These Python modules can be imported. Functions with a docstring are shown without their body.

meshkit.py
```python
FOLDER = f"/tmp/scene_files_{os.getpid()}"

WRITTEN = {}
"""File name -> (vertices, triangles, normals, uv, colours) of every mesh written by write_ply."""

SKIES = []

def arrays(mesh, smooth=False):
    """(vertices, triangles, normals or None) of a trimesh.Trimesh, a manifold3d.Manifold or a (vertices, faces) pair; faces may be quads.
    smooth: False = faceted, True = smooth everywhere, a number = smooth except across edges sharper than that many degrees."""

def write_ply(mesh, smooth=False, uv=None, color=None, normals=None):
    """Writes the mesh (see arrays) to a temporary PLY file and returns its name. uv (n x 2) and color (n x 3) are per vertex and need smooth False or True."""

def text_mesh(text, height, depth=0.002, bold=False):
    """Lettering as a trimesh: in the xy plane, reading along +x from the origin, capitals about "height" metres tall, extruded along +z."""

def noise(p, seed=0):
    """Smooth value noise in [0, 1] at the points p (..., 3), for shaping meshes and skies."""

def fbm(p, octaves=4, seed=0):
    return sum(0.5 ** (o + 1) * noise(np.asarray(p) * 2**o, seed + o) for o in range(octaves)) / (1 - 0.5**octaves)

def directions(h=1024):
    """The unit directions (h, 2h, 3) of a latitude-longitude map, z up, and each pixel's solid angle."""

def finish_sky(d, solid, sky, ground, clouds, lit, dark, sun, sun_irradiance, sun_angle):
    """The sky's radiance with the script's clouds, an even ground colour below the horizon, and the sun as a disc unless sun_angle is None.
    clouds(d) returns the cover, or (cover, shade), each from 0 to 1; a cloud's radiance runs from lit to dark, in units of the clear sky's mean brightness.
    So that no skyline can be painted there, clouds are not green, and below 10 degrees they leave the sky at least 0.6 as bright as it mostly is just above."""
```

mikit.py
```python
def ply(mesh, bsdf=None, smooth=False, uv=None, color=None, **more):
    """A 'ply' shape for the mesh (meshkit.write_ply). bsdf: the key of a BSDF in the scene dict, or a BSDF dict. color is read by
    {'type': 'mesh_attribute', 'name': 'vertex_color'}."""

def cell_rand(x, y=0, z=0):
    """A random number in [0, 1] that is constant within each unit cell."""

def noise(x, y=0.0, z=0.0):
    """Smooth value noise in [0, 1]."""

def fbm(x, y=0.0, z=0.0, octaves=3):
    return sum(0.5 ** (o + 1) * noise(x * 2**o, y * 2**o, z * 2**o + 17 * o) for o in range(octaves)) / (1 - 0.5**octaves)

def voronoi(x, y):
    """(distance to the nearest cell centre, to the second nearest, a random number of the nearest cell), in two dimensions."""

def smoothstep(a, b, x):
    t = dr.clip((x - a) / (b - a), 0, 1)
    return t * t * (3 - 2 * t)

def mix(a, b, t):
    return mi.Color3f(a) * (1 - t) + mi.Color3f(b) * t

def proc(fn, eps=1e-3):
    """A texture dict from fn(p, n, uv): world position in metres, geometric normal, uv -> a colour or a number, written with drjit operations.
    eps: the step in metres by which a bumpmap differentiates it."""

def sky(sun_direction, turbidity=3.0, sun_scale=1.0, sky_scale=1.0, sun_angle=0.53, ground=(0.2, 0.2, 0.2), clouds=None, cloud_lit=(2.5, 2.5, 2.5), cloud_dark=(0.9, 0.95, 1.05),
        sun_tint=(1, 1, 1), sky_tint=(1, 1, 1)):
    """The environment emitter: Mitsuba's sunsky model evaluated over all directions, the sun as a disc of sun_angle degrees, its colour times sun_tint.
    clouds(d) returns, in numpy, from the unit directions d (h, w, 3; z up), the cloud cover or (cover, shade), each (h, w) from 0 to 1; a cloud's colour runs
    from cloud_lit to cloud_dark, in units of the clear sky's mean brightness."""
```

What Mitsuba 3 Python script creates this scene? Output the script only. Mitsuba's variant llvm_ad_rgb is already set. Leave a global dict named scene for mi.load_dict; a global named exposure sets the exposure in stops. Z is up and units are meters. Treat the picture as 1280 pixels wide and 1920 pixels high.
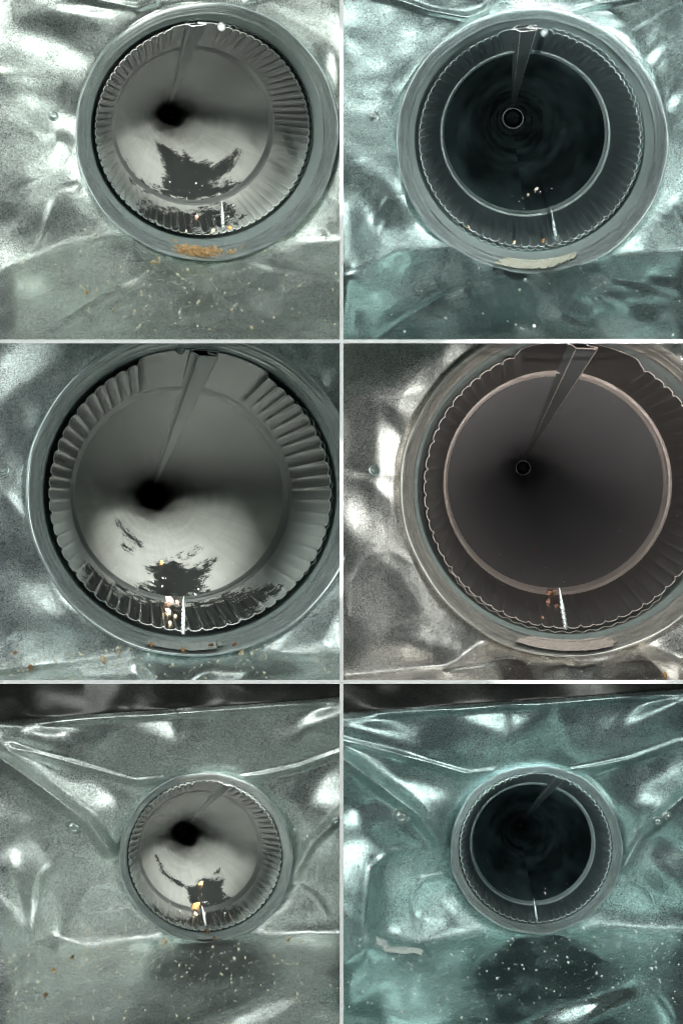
import math, random
import numpy as np, trimesh, mitsuba as mi, drjit as dr
import mikit, meshkit
from scipy.interpolate import LinearNDInterpolator, NearestNDInterpolator
from scipy.ndimage import gaussian_filter, spline_filter, map_coordinates
from shapely.geometry import Polygon, Point, LineString
import shapely

T = mi.ScalarTransform4f
scene, labels = {}, {}

# ---------------------------------------------------------------- camera, light, exposure
U, D = 0.00025, 0.4                 # the white frame stands 0.4 m before the lens; one unit there is a quarter of a millimetre
F = D / U
scene['camera'] = {'type': 'perspective', 'fov': math.degrees(2 * math.atan(640 / F)), 'fov_axis': 'x', 'near_clip': 0.01, 'far_clip': 60.0,
                   'to_world': T().look_at(origin=[0, 0, 0], target=[0, 1, 0], up=[0, 0, 1])}
exposure = 1.0
scene['room_light'] = {'type': 'constant', 'radiance': {'type': 'rgb', 'value': [0.035, 0.041, 0.04]}}


def lamp(name, centre, target, w, h, rgb, label):
    """An added softbox, out of view: a lit rectangle in a shallow box."""
    tw = T().look_at(origin=list(centre), target=list(target), up=[0.01, 0.02, 1])
    key, n = name, 0
    while key + '__diffuser' in scene:
        n += 1
        key = f'{name}_{n:03d}'
    scene[key + '__diffuser'] = {'type': 'rectangle', 'to_world': tw @ T().scale([w / 2, h / 2, 1]), 'bsdf': {'type': 'ref', 'id': 'white_paint'},
                                 'emitter': {'type': 'area', 'radiance': {'type': 'rgb', 'value': list(rgb)}}}
    scene[key + '__housing'] = {'type': 'cube', 'to_world': tw @ T().translate([0, 0, -0.06]) @ T().scale([w / 2, h / 2, 0.05]), 'bsdf': {'type': 'ref', 'id': 'black_paint'}}
    labels[key] = {'label': label, 'category': 'lamp'}


lamp('added_softbox', (-2.15, -1.15, .75), (0, 0.5, 0), 1.3, 1.5, (2.3, 2.45, 2.35), 'added large square softbox, unseen, on the left behind the camera')
lamp('added_softbox', (2.1, -1.2, .35), (0, 0.5, 0), 1.2, 1.7, (2.1, 2.25, 2.15), 'added large upright softbox, unseen, on the right behind the camera')
lamp('added_softbox', (0.1, -1.0, 1.7), (0, 0.5, 0), 1.3, 0.7, (2.6, 2.75, 2.65), 'added wide softbox, unseen, high above the camera')
SPOT = {}                            # per boot: list of (metres back, rise, intensity, rgb)

# ---------------------------------------------------------------- the six boots: numbers read off the photograph
# ox, oy: corner; box: extent; vp: where the pipe runs to; c0, r: collar mouth; rc, rb, re: crimped edge, bead, far coupling as seen
CELLS = [
    dict(n=0, ox=0, oy=0, box=(-30, -30, 640.2, 639.6), vp=(312, 212), c0=(387, 246), r=245, rs=222, rc=203, rb=150, re=11, seam=-0.075, sw=30, ncr=84, amp=2.5, flat=(-.30, .22), tint=0),
    dict(n=1, ox=640, oy=0, box=(.2, -30, 670, 639.6), vp=(318, 217), c0=(357, 264), r=253, rs=231, rc=210, rb=157, re=20, seam=-0.06, sw=34, ncr=84, amp=2.6, flat=(-.28, .2), tint=1),
    dict(n=2, ox=0, oy=640, box=(-30, -.4, 640.2, 639.2), vp=(280, 292), c0=(361, 284), r=311, rs=289, rc=268, rb=204, re=9, seam=0.09, sw=40, ncr=66, amp=2.7, flat=(-.36, .58), tint=2),
    dict(n=3, ox=640, oy=640, box=(.2, -.4, 670, 639.2), vp=(336, 235), c0=(430, 277), r=319, rs=298, rc=273, rb=211, re=14, seam=0.09, sw=44, ncr=66, amp=2.7, flat=(-.34, .52), tint=3),
    dict(n=4, ox=0, oy=1280, box=(-30, -.8, 640.2, 670), vp=(340, 277), c0=(386, 328), r=161, rs=155, rc=144, rb=115, re=6, seam=0.27, sw=17, ncr=74, amp=2.2, flat=(-.12, .42), tint=4),
    dict(n=5, ox=640, oy=1280, box=(.2, -.8, 670, 670), vp=(334, 265), c0=(365, 313), r=160, rs=154, rc=143, rb=116, re=9, seam=0.3, sw=18, ncr=74, amp=2.2, flat=(-.1, .44), tint=5),
]
NAMES = ['', '_001', '_002', '_003', '_004', '_005']
DR = 1.30                            # depth of the collar mouths, in units of D
ASP = 0.982


def P(u, v, d):
    u, v, d = np.broadcast_arrays(np.asarray(u, float), np.asarray(v, float), np.asarray(d, float))
    return np.stack([(u - 640) * U * d, D * d, (960 - v) * U * d], -1)


for c in CELLS:
    c['VP'] = np.array([c['ox'] + c['vp'][0], c['oy'] + c['vp'][1]], float)
    c['C0'] = np.array([c['ox'] + c['c0'][0], c['oy'] + c['c0'][1]], float)
    c['Rr'] = c['r'] * DR
    c['Rp'] = 0.922 * c['Rr'] if c['n'] < 4 else 0.938 * c['Rr']
    c['dc'], c['db'], c['de'] = c['Rp'] / c['rc'], c['Rp'] / c['rb'], c['Rp'] / c['re']
    mouth = P(*c['C0'], DR)
    ax = P(*c['VP'], 1.0)
    ax = ax / np.linalg.norm(ax)
    upv = np.array([0, 0, 1]) - ax * ax[2]
    upv /= np.linalg.norm(upv)
    c['mouth'], c['axis'], c['up'], c['right'] = mouth, ax, upv, np.cross(ax, upv)


def spot(c, back, rise, side, intensity, rgb, half, drop=-.004):
    o = c['mouth'] - c['axis'] * back + c['up'] * rise + c['right'] * side
    k = f"spot_lamp_{c['n']}_{sum(x.startswith('spot_lamp') for x in scene):02d}"
    scene[k] = {'type': 'spot', 'to_world': T().look_at(origin=o.tolist(), target=(c['mouth'] - c['up'] * drop).tolist(), up=[0.01, 0.02, 1]), 'cutoff_angle': half, 'beam_width': half * 0.8,
                'intensity': {'type': 'rgb', 'value': [intensity * x for x in rgb]}}


# added unseen spots: daylight behind left-hand pipes, above their line; flash for right-hand ones
for i in (0, 2, 4):
    c = CELLS[i]
    m = math.degrees(math.atan(c['Rr'] * U * 0.86 / 5.0))
    for side, rise in ((-.16, .135), (-.05, .20), (.05, .16), (.15, .27)):
        spot(c, 5.0, rise, side, 170, (1.0, 1.0, .94), m * (.82 if i == 2 else 1), .020 if i == 2 else -.004)
for i, rgb in ((1, (.85, 1.0, .98)), (3, (1.0, .93, .88)), (5, (.8, 1.0, 1.0))):
    c = CELLS[i]
    m = math.degrees(math.atan(c['Rr'] * U * 0.95 / 3.0))
    if i == 3:
        spot(c, 8.0, -.05, 0, 260, rgb, math.degrees(math.atan(c['Rr'] * U * .95 / 8.0)))
        spot(c, .54, -.01, 0, .5, rgb, math.degrees(math.atan(c['Rr'] * U * .95 / .54)))
    spot(c, 3.0, -.17 if i == 3 else .02, -.02, 32 if i == 3 else 120, rgb, m)

# ---------------------------------------------------------------- materials
smoothstep, mix, noise, fbm = mikit.smoothstep, mikit.mix, mikit.noise, mikit.fbm


def zinc_color(tint, dust_lit):
    def fn(p, n, uv):
        x, y, z = p.x * 1000, p.y * 1000, p.z * 1000                    # millimetres
        big = fbm(x * .045 + 3, z * .045, y * .045)
        mid = fbm(x * .35, z * .35, y * .35 + 5, octaves=2)
        fine = noise(x * 2.4, z * 2.4, y * 2.4)
        spk = smoothstep(.66, .86, noise(x * 1.7 + 31, z * 1.7, y * 1.7))
        s1 = smoothstep(.80, .86, noise(x * .05 + z * .02 + 3, z * 2.1 - x * .9, 1.5))
        s2 = smoothstep(.82, .87, noise(x * 1.5 + z * 1.3, z * .06 - x * .05, 4.5))
        v = .48 + .25 * (big - .5) + .16 * (mid - .5) + .80 * (fine - .5) + .10 * (s1 + s2)
        col = mi.Color3f(*tint) * dr.maximum(v, .04)
        return mix(col, mi.Color3f(*dust_lit), spk * .45)
    return fn


def rough(p, n, uv):
    x, y, z = p.x * 1000, p.y * 1000, p.z * 1000
    return .33 + .20 * smoothstep(.35, .7, fbm(x * .05 + 9, z * .05, y * .05)) + .20 * (noise(x * 1.9, z * 1.9, y * 1.9) - .5)


def bump(p, n, uv):
    x, y, z = p.x * 1000, p.y * 1000, p.z * 1000
    a = noise(x * 1.1, z * 1.1, y * 1.1) + .5 * noise(x * 2.3 + 7, z * 2.3, y * 2.3)
    s = noise(x * .25 + z * .4, z * 3.1 - x * 1.2, y * .3)
    return a * .000030 + s * .000022


def principled(base, rgh, metallic, **k):
    f = lambda q: {'type': 'rgb', 'value': list(q)} if isinstance(q, tuple) else mikit.proc(q) if callable(q) else q
    return {'type': 'principled', 'base_color': f(base), 'roughness': f(rgh), 'metallic': metallic, **k}


def bumped(b, fn, scale=1.0, eps=2e-4):
    return {'type': 'twosided', 'b': {'type': 'bumpmap', 'arbitrary': mikit.proc(fn, eps=eps), 'scale': scale, 'b': b}}


TINTS = [((1.22, 1.34, 1.25), (.68, .70, .62)), ((.90, 1.14, 1.11), (.62, .74, .70)), ((1.16, 1.30, 1.28), (.68, .72, .68)),
         ((1.32, 1.25, 1.19), (.74, .69, .64)), ((1.20, 1.29, 1.24), (.68, .72, .66)), ((.86, 1.10, 1.08), (.64, .75, .73))]
for i, (t, du) in enumerate(TINTS):
    scene[f'galvanised_{i}'] = bumped(principled(zinc_color(t, du), rough, .97), bump)
def rough_floor(p, n, uv):
    x, y, z = p.x * 1000, p.y * 1000, p.z * 1000
    return .17 + .26 * smoothstep(.35, .7, fbm(x * .06 + 9, y * .06)) + .12 * (noise(x * 1.9, z * 1.9, y * 1.9) - .5)


for i in (0, 2, 4):
    scene[f'floor_sheet_{i}'] = bumped(principled(zinc_color(*TINTS[i]), rough, .90), bump)
for i in (1, 3, 5):
    scene[f'floor_sheet_{i}'] = bumped(principled(zinc_color(*TINTS[i]), rough_floor, .97), bump, .6)
scene['white_paint'] = principled((.9, .9, .9), .5, 0.0)
scene['black_paint'] = principled((.03, .03, .03), .6, 0.0)
scene['white_divider'] = {'type': 'twosided', 'b': {'type': 'diffuse', 'reflectance': {'type': 'rgb', 'value': [.95, .95, .95]}}}


def pipe_lit(p, n, uv):                 # uv: turn round the axis (radians), depth along it
    a, y = uv.x, uv.y
    st = fbm(a * 26, y * 1.2, octaves=2)
    b = fbm(a * 2.2 + 4, y * 3)
    return mi.Color3f(.62, .66, .62) * (.86 + .10 * (st - .5) + .16 * (b - .5))


def lit_half(p, n, uv):                     # lit lower half painted in: pale below, dark metal above
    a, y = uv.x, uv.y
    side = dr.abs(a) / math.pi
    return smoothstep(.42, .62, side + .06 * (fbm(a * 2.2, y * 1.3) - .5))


def lit_half_color(p, n, uv):
    return mix(mi.Color3f(.085, .102, .10), pipe_lit(p, n, uv), lit_half(p, n, uv))


def lit_half_metal(p, n, uv):
    return .92 - .80 * lit_half(p, n, uv)


def lit_half_rough(p, n, uv):
    return .30 + .22 * lit_half(p, n, uv)


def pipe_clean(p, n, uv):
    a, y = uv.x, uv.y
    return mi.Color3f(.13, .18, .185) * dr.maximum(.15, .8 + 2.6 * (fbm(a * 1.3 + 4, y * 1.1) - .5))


def pipe_clean_rough(p, n, uv):
    a, y = uv.x, uv.y
    return .16 + .30 * smoothstep(.4, .8, fbm(a * 1.7 + 1, y * 1.4)) + .1 * (noise(p.x * 1200, p.y * 600, p.z * 1200) - .5)


def fine_bump(p, n, uv):
    return noise(p.x * 1500, p.y * 900, p.z * 1500) * .000018


def flange_color(p, n, uv):
    x, z = p.x * 1000, p.z * 1000
    g = noise(x * 2.2, z * 2.2, p.y * 2000)
    return mi.Color3f(.10, .10, .095) * (.3 + 1.3 * g * fbm(x * .09, z * .09 + 4))


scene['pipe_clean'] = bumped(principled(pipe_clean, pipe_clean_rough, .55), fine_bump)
scene['pipe_warm'] = bumped(principled((.27, .275, .285), .5, .35), fine_bump)
scene['rivet_zinc'] = {'type': 'twosided', 'b': principled((.52, .59, .57), .38, .85)}
scene['crimp_warm'] = bumped(principled((.28, .262, .25), .30, .75), fine_bump)
scene['crimp_grey'] = bumped(principled((.38, .44, .44), .30, .75), fine_bump)
scene['bare_metal'] = {'type': 'twosided', 'b': principled((.82, .88, .86), .4, .4)}
scene['bare_metal_warm'] = {'type': 'twosided', 'b': principled((.90, .82, .76), .4, .4)}
scene['dull_metal'] = bumped(principled((.36, .40, .39), .38, .8), fine_bump)
scene['seam_zinc'] = bumped(principled((.23, .25, .25), .4, .5), fine_bump)
scene['sleeve_zinc'] = bumped(principled((.40, .46, .45), .5, .3), fine_bump)
scene['film_dark'] = {'type': 'twosided', 'b': principled((.30, .335, .34), .24, .9)}
scene['dark_flange'] = bumped(principled(flange_color, .34, .7), fine_bump)
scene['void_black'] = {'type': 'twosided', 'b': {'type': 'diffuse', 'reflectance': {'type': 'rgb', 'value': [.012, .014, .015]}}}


def ring_color(p, n, uv):
    x, y, z = p.x * 1000, p.y * 1000, p.z * 1000
    return mi.Color3f(.74, .83, .82) * (.80 + .5 * (fbm(uv.x * 9, uv.y * 60) - .5) + .35 * (noise(x * 1.4, y * 1.4, z * 1.4) - .5))


def ring_color_warm(p, n, uv):
    return ring_color(p, n, uv) * mi.Color3f(1.18, 1.0, .93)


scene['collar_zinc'] = bumped(principled(ring_color, .24, .6), fine_bump)
scene['collar_zinc_warm'] = bumped(principled(ring_color_warm, .24, .6), fine_bump)


def crumb_mat(a, b):
    def fn(p, n, uv):
        return mix(a, b, smoothstep(.3, .7, noise(p.x * 1500, p.y * 1500, p.z * 1500)))
    return {'type': 'diffuse', 'reflectance': mikit.proc(fn)}


scene['crumb_orange'] = crumb_mat((.36, .16, .05), (.54, .31, .13))
scene['crumb_gold'] = crumb_mat((.46, .25, .10), (.80, .58, .32))
scene['crumb_rust'] = crumb_mat((.26, .11, .035), (.40, .21, .08))
scene['crumb_tan'] = crumb_mat((.42, .31, .18), (.66, .56, .40))
scene['crumb_pink'] = crumb_mat((.34, .19, .13), (.50, .32, .24))
scene['crumb_brown'] = crumb_mat((.12, .07, .04), (.30, .17, .09))
scene['dust_tan'] = crumb_mat((.74, .66, .46), (.92, .90, .80))
scene['dust_white'] = crumb_mat((.80, .82, .74), (.93, .94, .90))
scene['sealant_cream'] = crumb_mat((.62, .60, .47), (.78, .76, .66))
scene['sealant_pink'] = crumb_mat((.74, .58, .51), (.90, .79, .73))
scene['sealant_grey'] = crumb_mat((.44, .48, .46), (.62, .66, .62))


# ---------------------------------------------------------------- helpers
def shape(key, v, f, bsdf, smooth=True, uv=None, normals=None):
    m = trimesh.Trimesh(v, f, process=False)
    if normals is not None:
        fn = np.cross(v[f[:, 1]] - v[f[:, 0]], v[f[:, 2]] - v[f[:, 0]])
        if (fn * normals[f[:, 0]]).sum() < 0:
            f = f[:, ::-1]
        scene[key] = {'type': 'ply', 'filename': meshkit.write_ply((v, f), False, uv, None, normals), 'face_normals': False, 'bsdf': {'type': 'ref', 'id': bsdf}}
    else:
        scene[key] = mikit.ply(m, bsdf, smooth=smooth, uv=uv)


def grid_faces(n, m, wrap=False):
    """Quads of an n x m grid (row-major); wrap joins the last column to the first."""
    i, j = np.meshgrid(np.arange(n - 1), np.arange(m if wrap else m - 1), indexing='ij')
    a, b = i * m + j, i * m + (j + 1) % m
    q = np.stack([a, b, b + m, a + m], -1).reshape(-1, 4)
    return np.vstack([q[:, [0, 1, 2]], q[:, [0, 2, 3]]])


def on_axis(c, phi, d, R):
    """Points at turn phi (0 = top, clockwise as seen), depth d, radius R about the pipe's axis."""
    cu = (c['VP'][0] - 640) * d + (c['C0'][0] - c['VP'][0]) * DR
    cv = (c['VP'][1] - 960) * d + (c['C0'][1] - c['VP'][1]) * DR
    return np.stack([(cu + R * np.sin(phi)) * U, D * d + 0 * phi, -(cv - R * ASP * np.cos(phi)) * U], -1)


def to_pipe(c, u, v):
    """Turn and depth where the line through picture point (u, v) of this boot meets the pipe wall."""
    a0, a1 = c['ox'] + u - c['VP'][0], (c['oy'] + v - c['VP'][1]) / ASP
    b = (c['C0'] - c['VP']) * DR / np.array([1, ASP])
    A, B, C = b @ b - c['Rp'] ** 2, -2 * (a0 * b[0] + a1 * b[1]), a0 * a0 + a1 * a1
    r = np.sqrt(np.maximum(B * B - 4 * A * C, 0))
    w = np.maximum((-B - r) / (2 * A), (-B + r) / (2 * A))
    return np.arctan2(a0 - b[0] * w, -(a1 - b[1] * w)), 1 / w


def wrapd(x):
    return (x + np.pi) % (2 * np.pi) - np.pi


def pipe_R(c, phi, d):
    """Inner radius of the crimped pipe."""
    Rp, dc, db = c['Rp'], c['dc'], c['db']
    t = np.clip((db - d) / (db - dc), 0, 1)
    ph = phi * c['ncr'] / (2 * np.pi) + .10 * np.sin(5 * phi + c['n']) + .05 * np.sin(17 * phi)
    x = 2 * np.abs(ph - np.round(ph))
    w = .45 - 1.75 * np.exp(-(x / .27) ** 2) * (1 + .25 * np.sin(np.round(ph) * 2.4)) + .25 * x
    lo, hi = c['flat']
    x = wrapd(phi)
    keep = 1 - (1 / (1 + np.exp(-(x - lo) / .012))) * (1 / (1 + np.exp((x - hi) / .012)))
    amp = .78 * c['amp'] * dc * t
    R = Rp * (1 - .022 * t * keep) + amp * w * keep + (1 - keep) * t * Rp * (.018 if c['n'] in (2, 3) else .004)
    s = (d - db) / (.007 * db)
    R = R - Rp * .011 * np.exp(-s ** 2)
    s2 = (d - db * 1.03) / (.008 * db)
    R = R - Rp * .003 * np.exp(-s2 ** 2)
    R = R + Rp * .004 * np.sin(3 * phi + c['n']) * np.clip((db * 1.5 - d), 0, .5)
    return R


def revolve(key, c, ds, Rfn, bsdf, n=480, uv=True, phis=None):
    wrap = phis is None
    phi = np.linspace(-np.pi, np.pi, n, endpoint=False) if wrap else phis
    if wrap:                          # a double column, so that the turn in uv does not jump back
        phi = np.linspace(-np.pi, np.pi, n + 1)
    dd, pp = np.meshgrid(ds, phi, indexing='ij')
    v = on_axis(c, pp, dd, Rfn(pp, dd))
    n1 = np.cross(np.gradient(v, axis=1), np.gradient(v, axis=0))
    if wrap:
        a = n1[:, 0] + n1[:, -1]
        n1[:, 0] = n1[:, -1] = a
    n1 /= np.linalg.norm(n1, axis=-1, keepdims=True) + 1e-30
    if (n1 * (on_axis(c, pp, dd, 0 * dd) - v)).sum() < 0:
        n1 = -n1
    f = grid_faces(len(ds), len(phi))
    shape(key, v.reshape(-1, 3), f, bsdf, uv=np.stack([pp, dd], -1).reshape(-1, 2), normals=n1.reshape(-1, 3))


def profile_rev(key, c, prof, bsdf, n=360, wob=None):
    """A ring turned from a profile of (depth, radius) points."""
    prof = np.array(prof, float)
    phi = np.linspace(-np.pi, np.pi, n + 1)
    dd = np.repeat(prof[:, :1], n + 1, 1)
    rr = np.repeat(prof[:, 1:2], n + 1, 1)
    pp = np.repeat(phi[None], len(prof), 0)
    if wob is not None:
        rr = rr + wob(pp, dd)
    v = on_axis(c, pp, dd, rr)
    n1 = np.cross(np.gradient(v, axis=1), np.gradient(v, axis=0))
    a = n1[:, 0] + n1[:, -1]
    n1[:, 0] = n1[:, -1] = a
    n1 /= np.linalg.norm(n1, axis=-1, keepdims=True) + 1e-30
    if (n1[-1] * (on_axis(c, pp[-1], dd[-1] * 0 + prof[-1, 0] - .2, 0 * pp[-1]) - v[-1])).sum() < 0:
        n1 = -n1
    f = grid_faces(len(prof), n + 1)
    arc = np.r_[0, np.cumsum(np.hypot(np.diff(prof[:, 0]) * F, np.diff(prof[:, 1])))] * .001
    uv = np.stack([pp, np.repeat(arc[:, None], n + 1, 1)], -1).reshape(-1, 2)
    shape(key, v.reshape(-1, 3), f, bsdf, uv=uv, normals=n1.reshape(-1, 3))


def numbered(key):
    if not any(x == key or x.startswith(key + '__') for x in scene):
        return key
    n = 1
    while any(x == f'{key}_{n:03d}' or x.startswith(f'{key}_{n:03d}__') for x in scene):
        n += 1
    return f'{key}_{n:03d}'


# outlines of darker, smoother patches on the floor of the left-hand pipes
DARK_PATCHES = {0: [[(236, 303), (250, 328), (275, 348), (305, 352), (310, 318), (302, 290), (290, 262), (310, 272), (330, 285), (342, 296), (346, 284), (358, 298), (385, 300), (395, 310), (418, 300), (446, 280), (438, 305), (420, 328), (398, 346), (430, 342), (452, 346), (425, 362), (385, 374), (345, 376), (310, 368), (275, 358), (250, 338), (238, 318)],
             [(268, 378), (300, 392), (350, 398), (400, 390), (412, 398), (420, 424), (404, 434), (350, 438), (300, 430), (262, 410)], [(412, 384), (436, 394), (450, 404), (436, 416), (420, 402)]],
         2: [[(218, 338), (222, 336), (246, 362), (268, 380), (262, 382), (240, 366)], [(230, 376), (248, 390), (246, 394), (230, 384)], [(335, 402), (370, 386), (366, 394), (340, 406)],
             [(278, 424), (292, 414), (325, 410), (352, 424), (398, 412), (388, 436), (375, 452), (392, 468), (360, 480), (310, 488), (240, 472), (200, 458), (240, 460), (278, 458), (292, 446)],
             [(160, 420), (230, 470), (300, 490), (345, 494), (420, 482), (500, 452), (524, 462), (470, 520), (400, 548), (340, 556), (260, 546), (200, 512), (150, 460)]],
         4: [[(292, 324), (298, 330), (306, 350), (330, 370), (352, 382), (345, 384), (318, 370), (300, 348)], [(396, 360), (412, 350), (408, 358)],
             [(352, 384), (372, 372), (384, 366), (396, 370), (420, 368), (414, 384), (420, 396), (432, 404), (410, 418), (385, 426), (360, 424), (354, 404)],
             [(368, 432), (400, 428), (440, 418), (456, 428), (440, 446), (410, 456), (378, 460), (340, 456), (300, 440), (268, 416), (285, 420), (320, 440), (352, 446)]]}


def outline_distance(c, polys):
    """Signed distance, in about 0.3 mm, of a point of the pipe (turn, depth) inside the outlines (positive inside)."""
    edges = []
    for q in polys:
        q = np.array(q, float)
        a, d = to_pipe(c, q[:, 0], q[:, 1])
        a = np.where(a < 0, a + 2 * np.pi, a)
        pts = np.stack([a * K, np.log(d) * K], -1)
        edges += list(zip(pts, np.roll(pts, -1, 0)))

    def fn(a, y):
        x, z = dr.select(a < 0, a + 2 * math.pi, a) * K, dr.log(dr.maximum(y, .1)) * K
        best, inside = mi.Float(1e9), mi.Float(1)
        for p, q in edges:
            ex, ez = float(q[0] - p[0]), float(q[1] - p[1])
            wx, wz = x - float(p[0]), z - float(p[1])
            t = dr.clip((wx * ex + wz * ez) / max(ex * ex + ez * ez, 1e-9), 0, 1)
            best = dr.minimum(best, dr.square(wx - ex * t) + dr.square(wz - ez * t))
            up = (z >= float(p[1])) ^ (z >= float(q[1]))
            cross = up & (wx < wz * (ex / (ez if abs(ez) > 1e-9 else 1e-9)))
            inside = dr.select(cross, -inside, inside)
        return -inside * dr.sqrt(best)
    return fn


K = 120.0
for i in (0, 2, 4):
    sdf = outline_distance(CELLS[i], DARK_PATCHES[i])

    def dust_lit(uv, sdf=sdf, w=(1.7 if i != 4 else 1.1)):
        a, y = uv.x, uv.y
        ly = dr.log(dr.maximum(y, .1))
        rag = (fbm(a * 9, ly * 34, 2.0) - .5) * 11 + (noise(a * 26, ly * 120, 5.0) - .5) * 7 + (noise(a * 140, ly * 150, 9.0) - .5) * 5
        return lit_half(None, None, uv) * (1 - smoothstep(-2.2 * w, 2.2 * w, sdf(a, y) + rag * w))  # painted light of the lower half, cut away inside the dark outlines

    cf = lambda p, n, uv, dust_lit=dust_lit: mix(mi.Color3f(.12, .14, .138), pipe_lit(p, n, uv), dust_lit(uv))
    mf = lambda p, n, uv, dust_lit=dust_lit: .92 - .80 * dust_lit(uv)
    rf = lambda p, n, uv, dust_lit=dust_lit: .26 + .26 * dust_lit(uv)
    scene[f'pipe_lit_{i}'] = {'type': 'twosided', 'b': principled(cf, rf, mikit.proc(mf))}
# ---------------------------------------------------------------- white frame between the boots
def bar(key, u0, v0, u1, v1, d0, d1):
    q = [P(u, v, d) for d in (d0, d1) for u, v in ((u0, v0), (u1, v0), (u1, v1), (u0, v1))]
    b = trimesh.convex.convex_hull(np.array(q))
    scene[key] = mikit.ply(b, 'white_divider', smooth=False)


bar('white_divider_frame__upright', 636.6, -60, 643.6, 1980, 1.000, 1.006)
bar('white_divider_frame__crossbar', -60, 636.2, 636.6, 643.2, 1.0, 1.006)
bar('white_divider_frame__crossbar_001', 643.6, 636.2, 1340, 643.2, 1.0, 1.006)
bar('white_divider_frame__crossbar_002', -60, 1275.2, 636.6, 1282.8, 1.0, 1.006)
bar('white_divider_frame__crossbar_003', 643.6, 1275.2, 1340, 1282.8, 1.0, 1.006)
labels['white_divider_frame'] = {'label': 'thin white frame that divides the six openings into two columns of three', 'category': 'frame'}

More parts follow.
